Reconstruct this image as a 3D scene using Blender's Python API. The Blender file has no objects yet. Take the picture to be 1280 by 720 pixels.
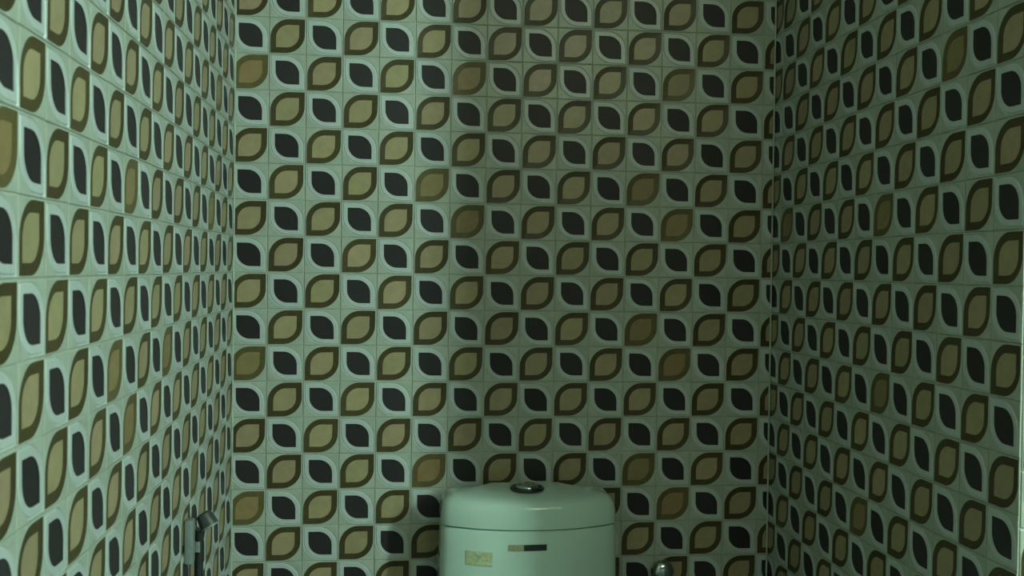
import bpy, bmesh, math, random
from mathutils import Matrix, Vector
random.seed(7)
PI = math.pi
S = 0.09                      # tile module (m)
FLOOR, CEIL = 0.0, 28.5 * S
# ------------------------------------------------------------------ camera
scn = bpy.context.scene
C = scn.collection
cam_d = bpy.data.cameras.new('camera')
cam = bpy.data.objects.new('camera', cam_d); C.objects.link(cam)
cam_d.sensor_width = 36.0
cam_d.lens = 1354.19 / 1280 * 36.0
R3 = ((0.99420306, 0.10697708, -0.01077914), (-0.10675443, 0.99409492, 0.01946254), (0.01279753, -0.018199, 0.99975248))
mw = Matrix.Identity(4)
for i in range(3):
    mw[i][0] = R3[i][0]; mw[i][1] = R3[i][2]; mw[i][2] = -R3[i][1]
mw[0][3], mw[1][3], mw[2][3] = 0.406215, -2.732571, 1.278459
cam.matrix_world = mw
cam_d.clip_start = 0.02
cam_d.dof.use_dof = True
cam_d.dof.focus_distance = 2.6
cam_d.dof.aperture_fstop = 9.0
scn.camera = cam
# ------------------------------------------------------------------ world, light, exposure
w = bpy.data.worlds.new('world'); scn.world = w; w.use_nodes = True
bg = w.node_tree.nodes['Background']
bg.inputs[0].default_value = (1.0, 0.94, 0.62, 1); bg.inputs[1].default_value = 0.085
WIN = Vector((2.84, -2.98, 2.10))
ld = bpy.data.lights.new('window_daylight', 'AREA'); ld.shape = 'RECTANGLE'
ld.size = 0.20; ld.size_y = 0.8; ld.energy = 82; ld.color = (0.67, 1.0, 0.87)
lo = bpy.data.objects.new('window_daylight', ld); C.objects.link(lo)
lo.location = WIN - Vector((0.06, 0, 0))
lo.rotation_euler = (Vector((0.3, -0.7, 1.75)) - WIN).to_track_quat('-Z', 'Y').to_euler()
ld2 = bpy.data.lights.new('ceiling_tube', 'AREA'); ld2.shape = 'RECTANGLE'      # dim tube lamp near the front of the ceiling
ld2.size = 0.9; ld2.size_y = 0.12; ld2.energy = 8.0; ld2.color = (0.88, 1.0, 0.64)
lo2 = bpy.data.objects.new('ceiling_tube', ld2); C.objects.link(lo2)
lo2.location = (1.32, -3.2, 2.5)
lo2.rotation_euler = (Vector((0.9, -0.2, 2.0)) - lo2.location).to_track_quat('-Z', 'Y').to_euler()
scn.view_settings.view_transform = 'Standard'
scn.view_settings.look = 'None'
scn.view_settings.gamma = 1.0
scn.view_settings.use_curve_mapping = False
scn.view_settings.exposure = 0.0

# ------------------------------------------------------------------ materials
def mat(name, col, rough=0.4, metal=0.0, spec=0.5, var=0.0, noise=0.0, nscale=60.0, coat=0.0, bump=0.0, col2=None, spots=0.0):
    m = bpy.data.materials.new(name); m.use_nodes = True
    nt = m.node_tree; N = nt.nodes; Lk = nt.links
    b = N['Principled BSDF']
    b.inputs['Roughness'].default_value = rough
    b.inputs['Metallic'].default_value = metal
    b.inputs['Specular IOR Level'].default_value = spec
    b.inputs['Coat Weight'].default_value = coat
    b.inputs['Coat Roughness'].default_value = 0.15
    b.inputs['Base Color'].default_value = (*col, 1)
    src = None
    tc = N.new('ShaderNodeTexCoord')
    oi = N.new('ShaderNodeObjectInfo')
    if col2:
        mx = N.new('ShaderNodeMix'); mx.data_type = 'RGBA'
        mx.inputs[6].default_value = (*col, 1); mx.inputs[7].default_value = (*col2, 1)
        Lk.new(oi.outputs['Random'], mx.inputs[0]); src = mx.outputs[2]
    if noise or var:
        n = N.new('ShaderNodeTexNoise'); n.inputs['Scale'].default_value = nscale
        n.inputs['Detail'].default_value = 5.0; n.noise_dimensions = '4D'
        mw_ = N.new('ShaderNodeMath'); mw_.operation = 'MULTIPLY'; mw_.inputs[1].default_value = 37.0
        Lk.new(oi.outputs['Random'], mw_.inputs[0]); Lk.new(mw_.outputs[0], n.inputs['W'])
        Lk.new(tc.outputs['Object'], n.inputs['Vector'])
        mr = N.new('ShaderNodeMapRange'); mr.inputs[1].default_value = 0.3; mr.inputs[2].default_value = 0.7
        mr.inputs[3].default_value = 1 - noise; mr.inputs[4].default_value = 1 + noise
        Lk.new(n.outputs[0], mr.inputs[0])
        m2 = N.new('ShaderNodeMapRange'); m2.inputs[3].default_value = 1 - var; m2.inputs[4].default_value = 1 + var
        fr = N.new('ShaderNodeMath'); fr.operation = 'FRACT'
        m3 = N.new('ShaderNodeMath'); m3.operation = 'MULTIPLY'; m3.inputs[1].default_value = 13.7
        Lk.new(oi.outputs['Random'], m3.inputs[0]); Lk.new(m3.outputs[0], fr.inputs[0]); Lk.new(fr.outputs[0], m2.inputs[0])
        mm = N.new('ShaderNodeMath'); mm.operation = 'MULTIPLY'
        Lk.new(mr.outputs[0], mm.inputs[0]); Lk.new(m2.outputs[0], mm.inputs[1])
        vm = N.new('ShaderNodeVectorMath'); vm.operation = 'SCALE'
        if src: Lk.new(src, vm.inputs[0])
        else: vm.inputs[0].default_value = col
        Lk.new(mm.outputs[0], vm.inputs['Scale'])
        src = vm.outputs[0]
    if src: Lk.new(src, b.inputs['Base Color'])
    if bump:
        nb = N.new('ShaderNodeTexNoise'); nb.inputs['Scale'].default_value = 180; nb.inputs['Detail'].default_value = 3
        Lk.new(tc.outputs['Object'], nb.inputs['Vector'])
        bp = N.new('ShaderNodeBump'); bp.inputs['Strength'].default_value = bump; bp.inputs['Distance'].default_value = 0.001
        Lk.new(nb.outputs[0], bp.inputs['Height']); Lk.new(bp.outputs[0], b.inputs['Normal'])
    return m

M = {}
M['glaze'] = mat('pale_glaze', (0.385, 0.415, 0.345), 0.34, var=0.05, noise=0.10, nscale=45, bump=0.15)
M['rim'] = mat('bluish_white_rim', (0.48, 0.515, 0.495), 0.32, var=0.05, noise=0.05)
M['dark'] = mat('black_leaf_glaze', (0.028, 0.024, 0.027), 0.42, spec=0.25, var=0.2, noise=0.12, nscale=140)
M['ring'] = mat('brown_leaf_ring', (0.060, 0.047, 0.017), 0.38, spec=0.3, var=0.18, noise=0.15, nscale=70)
M['olive'] = mat('ochre_leaf_glaze', (0.335, 0.278, 0.145), 0.34, var=0.10, noise=0.10, nscale=50, col2=(0.345, 0.255, 0.15))
M['ring_pale'] = mat('faded_brown_ring', (0.115, 0.092, 0.034), 0.38, spec=0.3, var=0.12, noise=0.15, nscale=60)
M['tan'] = mat('tan_leaf_glaze', (0.255, 0.195, 0.083), 0.34, var=0.10, noise=0.12, nscale=50, col2=(0.265, 0.17, 0.075))
M['grout'] = mat('grey_green_grout', (0.39, 0.41, 0.34), 0.9, noise=0.3, nscale=25)
M['caulk'] = mat('pale_corner_grout', (0.42, 0.47, 0.38), 0.7, noise=0.25, nscale=30)
M['paint'] = mat('white_wall_paint', (0.6, 0.62, 0.6), 0.8, noise=0.04, nscale=8)
M['floor'] = mat('grey_floor', (0.09, 0.09, 0.08), 0.5, noise=0.1, nscale=12)
M['ceramic'] = mat('mint_white_ceramic', (0.52, 0.665, 0.585), 0.10, spec=0.5, noise=0.03, nscale=9, coat=0.0)
M['chrome'] = mat('chrome', (0.5, 0.53, 0.51), 0.16, 1.0, noise=0.04)
M['dullchrome'] = mat('dull_grey_plastic', (0.055, 0.062, 0.058), 0.4, 0.2, noise=0.12, nscale=80)
M['darkchrome'] = mat('dark_chrome', (0.10, 0.11, 0.105), 0.16, 1.0, noise=0.04)
M['grey'] = mat('light_grey_plastic', (0.21, 0.25, 0.235), 0.4, noise=0.10, nscale=90)
M['rubber'] = mat('dark_hose_rubber', (0.018, 0.02, 0.02), 0.45, noise=0.15, nscale=120)
M['blacklabel'] = mat('black_label', (0.012, 0.015, 0.014), 0.5, noise=0.1)
M['beigelabel'] = mat('beige_label', (0.34, 0.31, 0.19), 0.55, noise=0.25, nscale=220)
M['paperlabel'] = mat('yellowed_paper_label', (0.46, 0.50, 0.30), 0.65, noise=0.30, nscale=130)
M['glass'] = mat('window_glass', (0.9, 1.0, 0.95), 0.05, noise=0.01)
M['glass'].node_tree.nodes['Principled BSDF'].inputs['Transmission Weight'].default_value = 1.0
M['seatplastic'] = mat('white_seat_plastic', (0.6, 0.68, 0.64), 0.3, noise=0.03)

# ------------------------------------------------------------------ helpers
def link(name, me, parent=None, mats=()):
    o = bpy.data.objects.new(name, me); C.objects.link(o)
    for m in mats: me.materials.append(m)
    if parent: o.parent = parent
    return o
def obj(name, bm, mats, parent=None, smooth=False, auto=None):
    if not isinstance(mats, (list, tuple)): mats = [mats]
    me = bpy.data.meshes.new(name)
    bmesh.ops.recalc_face_normals(bm, faces=bm.faces[:])
    bm.to_mesh(me); bm.free()
    if smooth:
        for p in me.polygons: p.use_smooth = True
        if auto: me.set_sharp_from_angle(angle=math.radians(auto))
    return link(name, me, parent, mats)
def thing(name, label, cat, loc=(0, 0, 0), group=None):
    o = bpy.data.objects.new(name, None); C.objects.link(o); o.location = loc
    o.empty_display_size = 0.05
    o['label'] = label; o['category'] = cat
    if group: o['group'] = group
    return o
def box_bm(lo_, hi, bevel=0.0, seg=2):
    bm = bmesh.new()
    bmesh.ops.create_cube(bm, size=1.0)
    for v in bm.verts:
        for i in range(3): v.co[i] = lo_[i] + (v.co[i] + 0.5) * (hi[i] - lo_[i])
    if bevel: bmesh.ops.bevel(bm, geom=bm.edges[:], offset=bevel, segments=seg, affect='EDGES', profile=0.5)
    return bm
def lathe(bm, prof, mtx=Matrix.Identity(4), n=32):
    rings = []
    for r, z in prof:
        if r < 1e-6: rings.append([bm.verts.new(mtx @ Vector((0, 0, z)))])
        else: rings.append([bm.verts.new(mtx @ Vector((r * math.cos(2 * PI * i / n), r * math.sin(2 * PI * i / n), z))) for i in range(n)])
    for a, b in zip(rings, rings[1:]):
        for i in range(n):
            j = (i + 1) % n
            f = [a[i % len(a)], a[j % len(a)], b[j % len(b)], b[i % len(b)]]
            f = [v for k, v in enumerate(f) if v not in f[:k]]
            if len(f) >= 3: bm.faces.new(f)
    return bm
def loft(bm, sections, cap0=True, cap1=True):
    rings = [[bm.verts.new(p) for p in s] for s in sections]
    n = len(rings[0])
    for a, b in zip(rings, rings[1:]):
        for i in range(n): bm.faces.new([a[i], a[(i + 1) % n], b[(i + 1) % n], b[i]])
    if cap0: bm.faces.new(rings[0][::-1])
    if cap1: bm.faces.new(rings[-1])
    return bm
def tube(bm, pts, r, n=10):
    pts = [Vector(p) for p in pts]; secs = []
    up = None
    for i, p in enumerate(pts):
        t = (pts[min(i + 1, len(pts) - 1)] - pts[max(i - 1, 0)]).normalized()
        a = up if up is not None else (Vector((1, 0, 0)) if abs(t.x) < 0.9 else Vector((0, 1, 0)))
        u = (a - t * a.dot(t)).normalized(); up = u; v = t.cross(u)
        rr = r[i] if isinstance(r, (list, tuple)) else r
        secs.append([p + (u * math.cos(2 * PI * k / n) + v * math.sin(2 * PI * k / n)) * rr for k in range(n)])
    return loft(bm, secs)
def spline(P, n=8):
    P = [Vector(p) for p in P]; out = []
    Q = [P[0]] + P + [P[-1]]
    for i in range(1, len(Q) - 2):
        for k in range(n):
            t = k / n; a, b, c, d = Q[i - 1:i + 3]
            out.append(0.5 * ((2 * b) + (c - a) * t + (2 * a - 5 * b + 4 * c - d) * t * t + (3 * b - a - 3 * c + d) * t ** 3))
    out.append(P[-1]); return out
def structure(o): o['kind'] = 'structure'; return o

# ------------------------------------------------------------------ room shell
XL = 0.0799 * S               # left wall face
XR = 15.339 * S               # right wall face
YE = -12.62 * S               # near end of the right wall (outer corner)
XF, YF = 2.9, -3.7            # wider space in front
D = 0.0026                    # tile thickness above the grout bed
def slab(name, lo_, hi, m): return structure(obj(name, box_bm(lo_, hi), m))
floor = slab('floor', (-0.2, YF, -0.1), (XF + 0.2, 0.2, FLOOR), M['floor'])
ceiling = slab('ceiling', (-0.2, YF, CEIL), (XF + 0.2, 0.2, CEIL + 0.1), M['paint'])
wall_back = slab('wall_back', (-0.2, D, FLOOR), (XR + 0.12, 0.12, CEIL), M['grout'])
wall_left = slab('wall_left', (XL - 0.12, YF, FLOOR), (XL - D, D, CEIL), M['grout'])
wall_right = slab('wall_right', (XR + D, YE + 0.1, FLOOR), (XR + 0.1, D, CEIL), M['grout'])
wall_front = slab('wall_front', (XR + D, YE + D, FLOOR), (XF, YE + 0.1, CEIL), M['grout'])
# side wall of the front space, with a window opening
WY0, WY1, WZ0, WZ1 = WIN.y - 0.14, WIN.y + 0.14, WIN.z - 0.45, WIN.z + 0.43
bm = bmesh.new()
for a, b, c, d in ((YF, WY0, FLOOR, CEIL), (WY1, YE + 0.1, FLOOR, CEIL), (WY0, WY1, FLOOR, WZ0), (WY0, WY1, WZ1, CEIL)):
    t = box_bm((XF, a, c), (XF + 0.12, b, d)); me = bpy.data.meshes.new('t'); t.to_mesh(me); bm.from_mesh(me); t.free()
structure(obj('wall_side', bm, M['paint']))
slab('rear_light_block', (-0.2, YF - 0.1, FLOOR), (XF + 0.12, YF - 0.001, 1.05), M['paint'])  # added low barrier out of view, cuts fill light on the lower walls
win = bpy.data.objects.new('window_1', None); C.objects.link(win); win.location = (XF + 0.06, WIN.y, WZ0); structure(win)
def rel(bm, o):
    bmesh.ops.translate(bm, verts=bm.verts[:], vec=-Vector(o.location)); return bm
for a, b, c, d in ((WY0, WY0 + .03, WZ0, WZ1), (WY1 - .03, WY1, WZ0, WZ1), (WY0 + .03, WY1 - .03, WZ0, WZ0 + .03), (WY0 + .03, WY1 - .03, WZ1 - .03, WZ1)):
    obj('window_frame', rel(box_bm((XF + .04, a, c), (XF + .08, b, d), .003), win), M['paint'], win)
obj('pane', rel(box_bm((XF + .056, WY0 + .03, WZ0 + .03), (XF + .062, WY1 - .03, WZ1 - .03)), win), M['glass'], win)

# ------------------------------------------------------------------ tiles
ANG = sorted(set([round(a, 3) for a in [90 + 9 * i for i in range(11)] + [270 + 9 * i for i in range(11)] + [0, 80, 190, 260, 350, 45, 135, 225, 315, 180, 22.5, 67.5, 202.5, 247.5]]))
ANG = [a for a in ANG if a < 360]
def leaf_pts(h, rho):
    """leaf inside [-h,h]^2: rounded upper-left and lower-right corners, sharp upper-right and lower-left tips"""
    out = []
    for a in ANG:
        t = math.radians(a); c, s = math.cos(t), math.sin(t)
        k = h / max(abs(c), abs(s))
        x, y = k * c, k * s
        for sx, sy in ((-1, 1), (1, -1)):
            cx, cy = sx * (h - rho), sy * (h - rho)
            if (x - cx) * sx > 0 and (y - cy) * sy > 0:
                bq = -(c * cx + s * cy); cq = cx * cx + cy * cy - rho * rho
                k2 = -bq + math.sqrt(max(bq * bq - cq, 0)); x, y = k2 * c, k2 * s
        out.append((x, y))
    return out
HT = 0.490 * S
def square_pts(h):
    return [(h / max(abs(math.cos(math.radians(a))), abs(math.sin(math.radians(a)))) * math.cos(math.radians(a)),
             h / max(abs(math.cos(math.radians(a))), abs(math.sin(math.radians(a)))) * math.sin(math.radians(a))) for a in ANG]
def band(bm, A, za, B, zb, mi):
    """ring of quads between two outlines"""
    n = len(A)
    va = [bm.verts.new((*p, za)) for p in A]; vb = [bm.verts.new((*p, zb)) for p in B]
    for i in range(n):
        j = (i + 1) % n
        f = bm.faces.new([va[i], va[j], vb[j], vb[i]]); f.material_index = mi
def disc(bm, A, z, mi):
    f = bm.faces.new([bm.verts.new((*p, z)) for p in A]); f.material_index = mi
H0, RHO0 = 0.468 * S, 0.53 * S          # outer leaf outline
H1, RHO1 = 0.310 * S, 0.345 * S          # inner leaf
mirror = lambda P: [(-x, y) for x, y in P]
def base_bm(dark):
    bm = bmesh.new()
    o = leaf_pts(H0, RHO0)
    if dark: o = mirror(o)[::1]
    if dark:                                           # keep the angular order in step with the square's
        o = mirror(leaf_pts(H0, RHO0)); sq = mirror(square_pts(HT)); sq2 = mirror(square_pts(HT - 0.0011))
    else: sq = square_pts(HT); sq2 = square_pts(HT - 0.0011)
    band(bm, sq, -D, sq, -0.0007, 0)
    band(bm, sq, -0.0007, sq2, 0.0, 0)
    band(bm, sq2, 0.0, o, 0.0, 0)
    return bm
def motif_bm(dark):
    bm = bmesh.new()
    o = leaf_pts(H0, RHO0); i = leaf_pts(H1, RHO1); m1 = leaf_pts(H0 - 0.0013, RHO0 - 0.0010)
    if dark:
        o, i, m1 = mirror(o), mirror(leaf_pts(0.322 * S, 0.37 * S)), mirror(m1)
        i2 = mirror(leaf_pts(0.322 * S - 0.0008, 0.365 * S))
        m2 = mirror(leaf_pts(H0 - 0.0034, RHO0 - 0.0024))
        band(bm, o, 0.0, m1, -0.0016, 0)               # grooved outline, then a proud pale rim
        band(bm, m1, -0.0016, m2, 0.0004, 0)
        band(bm, m2, 0.0004, i, 0.0003, 0)
        band(bm, i, 0.0003, i2, -0.0006, 1)
        disc(bm, i2, -0.0006, 1)
    else:
        band(bm, o, 0.0, m1, -0.0004, 0)               # brown ring sinks towards the centre
        band(bm, m1, -0.0004, i, -0.0012, 0)
        disc(bm, i, -0.0012, 1)
    return bm
def clip(bm, x0, x1):
    """cut tile: keep x0..x1 (fractions of the module, 0 = left edge)"""
    if x0 > 0: bmesh.ops.bisect_plane(bm, geom=bm.verts[:] + bm.edges[:] + bm.faces[:], plane_co=((x0 - .5) * S, 0, 0), plane_no=(1, 0, 0), clear_inner=True)
    if x1 < 1: bmesh.ops.bisect_plane(bm, geom=bm.verts[:] + bm.edges[:] + bm.faces[:], plane_co=((x1 - .5) * S, 0, 0), plane_no=(1, 0, 0), clear_outer=True)
    return bm
cache = {}
def meshes(kind, x0=0, x1=1):
    key = (kind, x0, x1)
    if key not in cache:
        dark = kind == 'dark'
        out = []
        for nm, bm, ms in (('tile', base_bm(dark), [M['glaze']]),
                           ('leaf_motif', motif_bm(dark), {'dark': [M['rim'], M['dark']], 'olive': [M['ring'], M['olive']], 'tan': [M['ring_pale'], M['tan']]}[kind])):
            clip(bm, x0, x1)
            bmesh.ops.remove_doubles(bm, verts=bm.verts[:], dist=1e-6)
            for f in bm.faces:
                if f.normal.z < -1e-4: f.normal_flip()
            me = bpy.data.meshes.new(nm)
            bm.to_mesh(me); empty = len(bm.faces) == 0; bm.free()
            for m in ms: me.materials.append(m)
            out.append(None if empty else me)
        cache[key] = out
    return cache[key]
cam_inv = mw.inverted()
def pix(p):
    q = cam_inv @ Vector(p)
    if q.z > -0.05: return None
    return 640 + 1354.19 * q.x / -q.z, 360 - 1354.19 * q.y / -q.z
def tile_wall(wall, origin, u, n, c0, c1, green_parity, tans, limits=None, swap=None, rows=(-14, 15), margin=70):
    """lay tiles on a wall; column c spans c..c+1 along u from origin, row r likewise up (row 0 starts 14 modules up)"""
    u = Vector(u); v = Vector((0, 0, 1)); n = Vector(n); origin = Vector(origin)
    singles, rest = [], []
    for c in range(c0, c1):
        for r in range(*rows):
            if (r + 15) * S > CEIL + 1e-6: continue
            g = (c + r) % 2 == green_parity
            if swap and swap(c, r): g = not g
            kind = ('tan' if (c, r) in tans else 'olive') if g else 'dark'
            x0, x1 = (limits or {}).get(c, (0, 1))
            P = origin + u * ((c + .5) * S) + v * ((r + 14.5) * S)
            q = pix(P)
            vis = q and -margin < q[0] < 1280 + margin and -margin < q[1] < 720 + margin
            (singles if vis else rest).append((kind, x0, x1, P))
    rot = Matrix((u, v, n)).transposed()
    for kind, x0, x1, P in singles:
        a, b = meshes(kind, x0, x1)
        e = Matrix.Rotation(random.gauss(0, .0035), 3, 'X') @ Matrix.Rotation(random.gauss(0, .0035), 3, 'Y') @ Matrix.Rotation(random.gauss(0, .004), 3, 'Z')
        T = Matrix.Translation(P + u * random.gauss(0, .00032) + v * random.gauss(0, .00032) - n * random.uniform(0.0002, .0006)) @ (rot @ e).to_4x4()
        t = bpy.data.objects.new('tile', a); C.objects.link(t); t.parent = wall; t.matrix_local = T
        if b:
            m = bpy.data.objects.new('leaf_motif', b); C.objects.link(m); m.parent = t
    if rest:                                           # tiles well outside the frame: one joined piece
        bm = bmesh.new(); ms = [M['glaze'], M['rim'], M['dark'], M['ring'], M['olive'], M['ring_pale'], M['tan']]
        for kind, x0, x1, P in rest:
            T = Matrix.Translation(P - n * 0.0004) @ rot.to_4x4()
            for me in meshes(kind, x0, x1):
                if not me: continue
                vs = [bm.verts.new(T @ q.co) for q in me.vertices]
                for p in me.polygons:
                    f = bm.faces.new([vs[i] for i in p.vertices]); f.material_index = ms.index(me.materials[p.material_index])
        me = bpy.data.meshes.new('outer_tiles'); bm.to_mesh(me); bm.free()
        o = link('outer_tiles', me, wall, ms); o['kind'] = 'stuff'
    return len(singles)
nb = tile_wall(wall_back, (0, 0, 0), (1, 0, 0), (0, -1, 0), 0, 16, 1,
    {(0, 5), (0, -3), (5, 2), (6, 1), (12, 1), (11, -2), (12, -3), (11, 2), (0, -7), (12, 5), (11, -6), (12, -7), (5, -6), (6, 5), (7, -8)},
    {0: (0.085, 1), 15: (0, 0.333)}, margin=30)
nl = tile_wall(wall_left, (XL, -17.007 * S, 0), (0, 1, 0), (1, 0, 0), -6, 17, 0,
    {(5, 1), (5, -3), (4, -2), (-1, 1), (13, 1), (9, -7), (11, -5), (14, 4), (8, -2)}, {16: (0, 1)})
nr = tile_wall(wall_right, (XR, 0.38 * S, 0), (0, -1, 0), (-1, 0, 0), 0, 13, 0,
    {(7, 1), (7, -3), (6, -6), (1, 1), (10, 4)}, {0: (0.39, 1)}, swap=lambda c, r: c == 0 and r >= 4)
nf = tile_wall(wall_front, (XR + 0.004, YE, -0.02), (1, 0, 0), (0, -1, 0), 0, 4, 1, set(), margin=100)
print('tiles', nb, nl, nr, nf)
# pale grout filling the inner corners, and the near edge of the right wall
def strip(name, lo_, hi, m=M['caulk']): return structure(obj(name, box_bm(lo_, hi, 0.0008), m))
strip('trim_1', (XL, -0.0045, FLOOR + .001), (XL + 0.004, -0.0006, CEIL - .001))
strip('trim_2', (XR - 0.0045, -0.0045, FLOOR + .001), (XR - 0.0006, -0.0006, CEIL - .001))

# ------------------------------------------------------------------ toilet
TX = 0.7325
toilet = thing('toilet', 'pale mint-white toilet with a domed tank lid and chrome button, against the leaf-tiled back wall', 'toilet', (TX, -0.3, 0))
def plan(hw, ys, yf, yb, z, rb=0.03, rf=0.03, k=2.2, n=88):
    """closed outline: straight back with rounded corners, bowed front (ys = side depth, yf = centre depth), n points evenly along it"""
    m = 24
    P = [(-hw, yb), (-hw, ys)] + [(hw * (-1 + 2 * i / m), yf + (ys - yf) * abs(-1 + 2 * i / m) ** k) for i in range(1, m)] + [(hw, ys), (hw, yb)]
    P = [Vector((x, y, 0)) for x, y in P]
    D2 = []                                            # dense outline from the middle of the back, corners then rounded by repeated averaging
    Q = [Vector((0, yb, 0))] + P + [Vector((0, yb, 0))]
    for u_, v_ in zip(Q, Q[1:]):
        c = max(1, int((v_ - u_).length / 0.002))
        D2 += [u_.lerp(v_, i / c) for i in range(c)]
    Wn = max(1, int((rf + rb) / 2 / 0.002 * 0.55))
    for it in range(2):
        N_ = len(D2)
        pre = [Vector((0, 0, 0))]
        E2 = D2[-Wn:] + D2 + D2[:Wn]
        for q in E2: pre.append(pre[-1] + q)
        D2 = [(pre[i + 2 * Wn + 1] - pre[i]) / (2 * Wn + 1) for i in range(N_)]
    cum = [0.0]
    for i in range(len(D2)): cum.append(cum[-1] + (D2[(i + 1) % len(D2)] - D2[i]).length)
    out = []; j = 0
    for i in range(n):
        t = cum[-1] * i / n
        while cum[j + 1] < t: j += 1
        f = (t - cum[j]) / max(1e-9, cum[j + 1] - cum[j])
        q = D2[j % len(D2)].lerp(D2[(j + 1) % len(D2)], f)
        out.append(Vector((q.x, q.y, z)))
    return out
def shift(secs):
    return [[Vector((p.x, p.y + 0.3, p.z)) for p in s] for s in secs]
YB = -0.028
body = []
for z, hw, ys, yf in ((0.36, .214, -.165, -.226), (0.40, .217, -.168, -.230), (0.50, .2165, -.167, -.230), (0.60, .2135, -.166, -.229), (0.655, .2115, -.165, -.228), (0.6625, .2085, -.162, -.225)):
    body.append(plan(hw, ys, yf, YB, z))
obj('tank', loft(bmesh.new(), shift(body)), M['ceramic'], toilet, True, 40)
# lid: nearly upright skirt, generous shoulder, domed top
lid = []
for z, ins, fi in ((0.6645, .004, 0), (0.667, .0005, 0), (0.676, 0, 0), (0.694, .0008, 0), (0.706, .0026, 0), (0.714, .0050, .0), (0.7205, .0080, 0), (0.7258, .0122, 0), (0.7302, .0190, 0), (0.7335, .029, 0), (0.7362, .043, 0), (0.7392, .065, 0), (0.742, .092, 0), (0.7435, .118, 0)):
    hw = .2125 - ins; ys = -.166 + ins * .95; yf = -.231 + ins * .95; yb = YB + 0.001 - min(ins * .85, .07)
    if yb < ys + .004: yb = ys + .004
    sc = plan(hw, ys, yf, yb, z, rb=.026, rf=.028)
    lid.append(sc)
lid_o = obj('tank_lid', loft(bmesh.new(), shift(lid)), M['ceramic'], toilet, True, 50)
# flush button set in the lid
mt = Matrix.Translation((-0.003, 0.3 - 0.130, 0.7425)) @ Matrix.Rotation(math.radians(0), 4, 'X')
btn = obj('flush_button', lathe(bmesh.new(), [(0.0, 0), (.0415, 0), (.0420, .0035), (.040, .0065), (.036, .0078), (.0325, .0055), (.0312, .0052), (0, .0052)], mt, 40), M['darkchrome'], toilet, True, 35)
obj('button_cap', lathe(bmesh.new(), [(0, .0056), (.0290, .0056), (.0284, .0085), (.0245, .0118), (.018, .0145), (.010, .0162), (0, .0168)], mt, 40), M['chrome'], btn, True, 50)
# labels glued to the curved tank front
def front_y(x, z):
    hw = .2125; s = abs(x - TX) / hw
    return -.229 + .063 * s ** 2.2
def sticker(name, x0, x1, z0, z1, m, tilt=0.0):
    bm = bmesh.new(); n = 6; rows = []
    for k in range(2):
        for z in (z0, z1):
            row = []
            for i in range(n + 1):
                x = x0 + (x1 - x0) * i / n
                row.append(bm.verts.new((x - TX, front_y(x, z) + 0.3 - (0.0016 if k else 0.0002), z + (x - x0) * tilt)))
            rows.append(row)
    a, b, c, d = rows
    for i in range(n):
        bm.faces.new([c[i], c[i + 1], d[i + 1], d[i]]); bm.faces.new([a[i], b[i], b[i + 1], a[i + 1]])
        bm.faces.new([c[i], a[i], a[i + 1], c[i + 1]]); bm.faces.new([d[i], d[i + 1], b[i + 1], b[i]])
    bm.faces.new([a[0], c[0], d[0], b[0]]); bm.faces.new([a[n], b[n], d[n], c[n]])
    return obj(name, bm, m, toilet)
STK = sticker
l1 = STK('paper_label', 0.578, 0.639, 0.5805, 0.6135, M['paperlabel'], -0.02); l1['label'] = 'small yellowed blank rectangular label on the tank front'
l2 = STK('maker_label', 0.6765, 0.7115, 0.6175, 0.6315, M['beigelabel']); l2['label'] = 'faded beige end of the narrow strip label'
l3 = STK('black_label', 0.7115, 0.7655, 0.6178, 0.6318, M['blacklabel'], 0.012); l3['label'] = 'solid black end of the narrow strip label'
# bowl, pedestal, seat (below the frame)
def oval(hw, yf, yb, z, n=36, cx=0.0):
    cy = (yf + yb) / 2; hl = (yb - yf) / 2
    out = []
    for i in range(n):
        t = 2 * PI * i / n; c, s = math.cos(t), math.sin(t)
        e = 0.85
        out.append(Vector((hw * math.copysign(abs(c) ** e, c), cy + hl * math.copysign(abs(s) ** e, s) + 0.3, z)))
    return out
secs = [oval(.125, -.56, -.06, 0.0), oval(.122, -.555, -.06, .04), oval(.108, -.53, -.06, .14), oval(.12, -.57, -.06, .22), oval(.165, -.66, -.06, .31), oval(.182, -.70, -.06, .36), oval(.186, -.71, -.06, .385), oval(.176, -.70, -.07, .395)]
obj('bowl', loft(bmesh.new(), secs), M['ceramic'], toilet, True, 50)
so = loft(bmesh.new(), [oval(.184, -.71, -.25, .3965), oval(.188, -.715, -.245, .405), oval(.184, -.71, -.25, .414)])
obj('seat', so, M['seatplastic'], toilet, True, 50)
sl = loft(bmesh.new(), [oval(.186, -.712, -.245, .4155), oval(.189, -.716, -.242, .425), oval(.17, -.69, -.26, .438), oval(.09, -.58, -.33, .443)])
obj('seat_lid', sl, M['seatplastic'], toilet, True, 50)
for sgn in (-1, 1):
    bm = lathe(bmesh.new(), [(0, -.03), (.012, -.03), (.012, .03), (0, .03)], Matrix.Translation((sgn * .075, .3 - .2365, .423)) @ Matrix.Rotation(PI / 2, 4, 'Y'), 14)
    obj('seat_hinge', bm, M['seatplastic'], toilet, True, 40)

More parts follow.
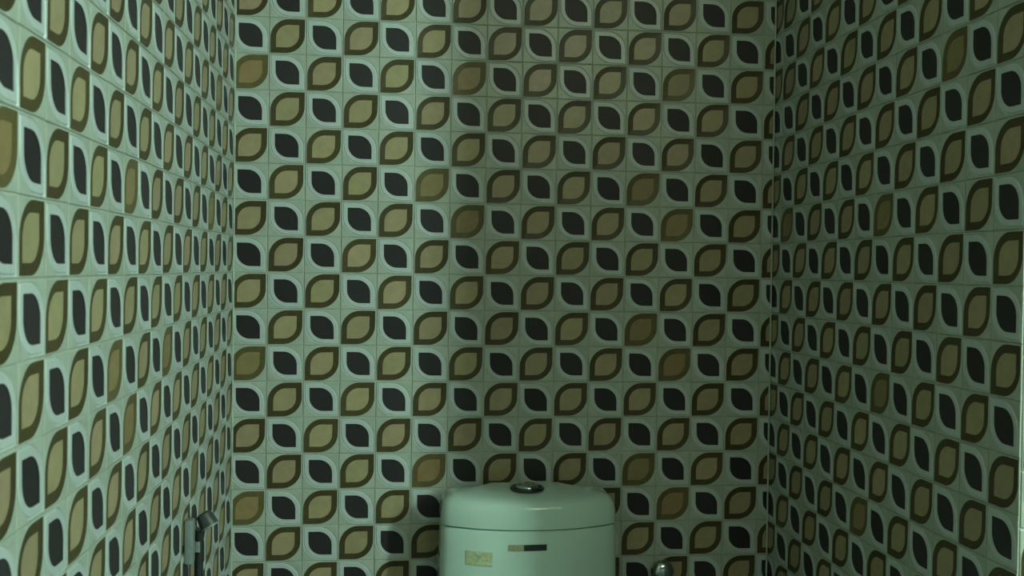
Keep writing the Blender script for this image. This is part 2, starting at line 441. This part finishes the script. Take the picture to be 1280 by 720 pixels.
# ------------------------------------------------------------------ hand bidet sprayer in its wall holder (left wall)
hy = -0.56
holder = thing('sprayer_holder', 'light grey plastic bracket fixed to the left wall near the back corner', 'holder', (XL + .0006, hy - .03, 0.742))
obj('back_plate', rel(box_bm((XL + .0006, hy - .046, .700), (XL + .0165, hy - .017, .785), .003), holder), M['grey'], holder, True, 40)
bm = bmesh.new(); secs = []
for i in range(13):                                    # open clip ring around the handle
    t = math.radians(70 + 220 * i / 12)
    c = Vector((.0275, hy, 0))
    d = Vector((math.cos(t), math.sin(t), 0))
    secs.append([c + d * .0104 + Vector((0, 0, z)) if k == 0 else c + d * .0142 + Vector((0, 0, z)) for k, z in ((0, .716), (1, .716), (1, .736), (0, .736))])
loft(bm, secs)
obj('clip_ring', rel(bm, holder), M['grey'], holder)
spr = thing('bidet_sprayer', 'dark grey hand bidet sprayer hanging head up in the bracket on the left wall', 'sprayer', (.0275, hy, .66))
bm = tube(bmesh.new(), [(.0275, hy, .655), (.0275, hy, .67), (.0275, hy, .715), (.0277, hy, .740), (.029, hy, .755)], [.0080, .0086, .0088, .0092, .0105], 16)
obj('handle', rel(bm, spr), M['rubber'], spr, True, 50)
# head: a short flared barrel leaning out to the right, with a pale rim round its spray face
ax = Vector((0.50, -0.12, -0.86)).normalized()
q = Vector((0, 0, 1)).rotation_difference(ax).to_matrix().to_4x4()
hc = Vector((.0475, hy - .003, .7685))
mh = Matrix.Translation(hc) @ q
mh_s = mh @ Matrix.Diagonal((1, 1, 1, 1))
head = obj('spray_head', rel(lathe(bmesh.new(), [(0, -.026), (.010, -.0255), (.0155, -.022), (.0172, -.012), (.0180, .000), (.0182, .004)], mh_s, 24), spr), M['dullchrome'], spr, True, 40)
obj('face_rim', rel(lathe(bmesh.new(), [(.0150, .0035), (.0186, .0030), (.0192, .0048), (.0190, .0066), (.0150, .0070), (.0150, .0035)], mh_s, 24), spr), M['grey'], spr, True, 40)
obj('spray_face', rel(lathe(bmesh.new(), [(0, .0045), (.0149, .0045), (.0149, .0060), (0, .0062)], mh_s, 24), spr), M['rubber'], spr, True, 40)
bm = tube(bmesh.new(), spline([(.029, hy, .752), (.020, hy - .002, .764), (.010, hy - .004, .7720), (.0095, hy - .006, .7705)], 5), .0035, 8)
obj('trigger', rel(bm, spr), M['grey'], spr, True, 50)
hose = spline([(.0275, hy, .6549), (.0275, hy, .60), (.031, hy + .01, .50), (.040, hy + .05, .37), (.048, hy + .11, .27), (.04, hy + .17, .30), (.022, hy + .19, .38), (.0165, hy + .19, .42)], 8)
obj('hose', rel(tube(bmesh.new(), hose, .0065, 10), spr), M['dullchrome'], spr, True, 60)

# ------------------------------------------------------------------ chrome stop valve low on the back wall, right of the tank
vx, vz = 1.0945, 0.506
valve = thing('stop_valve', 'round chrome stop valve on the back wall low to the right of the toilet tank', 'valve', (vx, 0, vz))
mv = Matrix.Translation((vx, -.0008, vz)) @ Matrix.Rotation(PI / 2, 4, 'X')
obj('wall_flange', rel(lathe(bmesh.new(), [(0, 0), (.0230, 0), (.0230, .002), (.020, .005), (.0135, .007), (0, .007)], mv, 32), valve), M['chrome'], valve, True, 40)
obj('valve_body', rel(lathe(bmesh.new(), [(0, .0072), (.0105, .0072), (.0105, .0178), (0, .0178)], mv, 24), valve), M['chrome'], valve, True, 40)
obj('knob', rel(lathe(bmesh.new(), [(0, .0180), (.024, .0180), (.0285, .0200), (.0300, .0240), (.0298, .0300), (.0270, .0370), (.021, .0420), (.012, .0450), (0, .0460)], mv, 36), valve), M['chrome'], valve, True, 40)
bm = tube(bmesh.new(), [(vx, -.0135, vz - .0106), (vx, -.0135, vz - .03), (vx, -.0135, vz - .05)], .0065, 14)
obj('outlet', rel(bm, valve), M['chrome'], valve, True, 40)
hp = spline([(vx, -.0135, vz - .0505), (vx, -.030, vz - .10), (vx - .03, -.035, vz - .17), (vx - .09, -.04, vz - .17), (vx - .13, -.045, vz - .10), (vx - .138, -.05, vz - .08)], 6)
obj('supply_hose', rel(tube(bmesh.new(), hp, .006, 8), valve), M['chrome'], valve, True, 60)
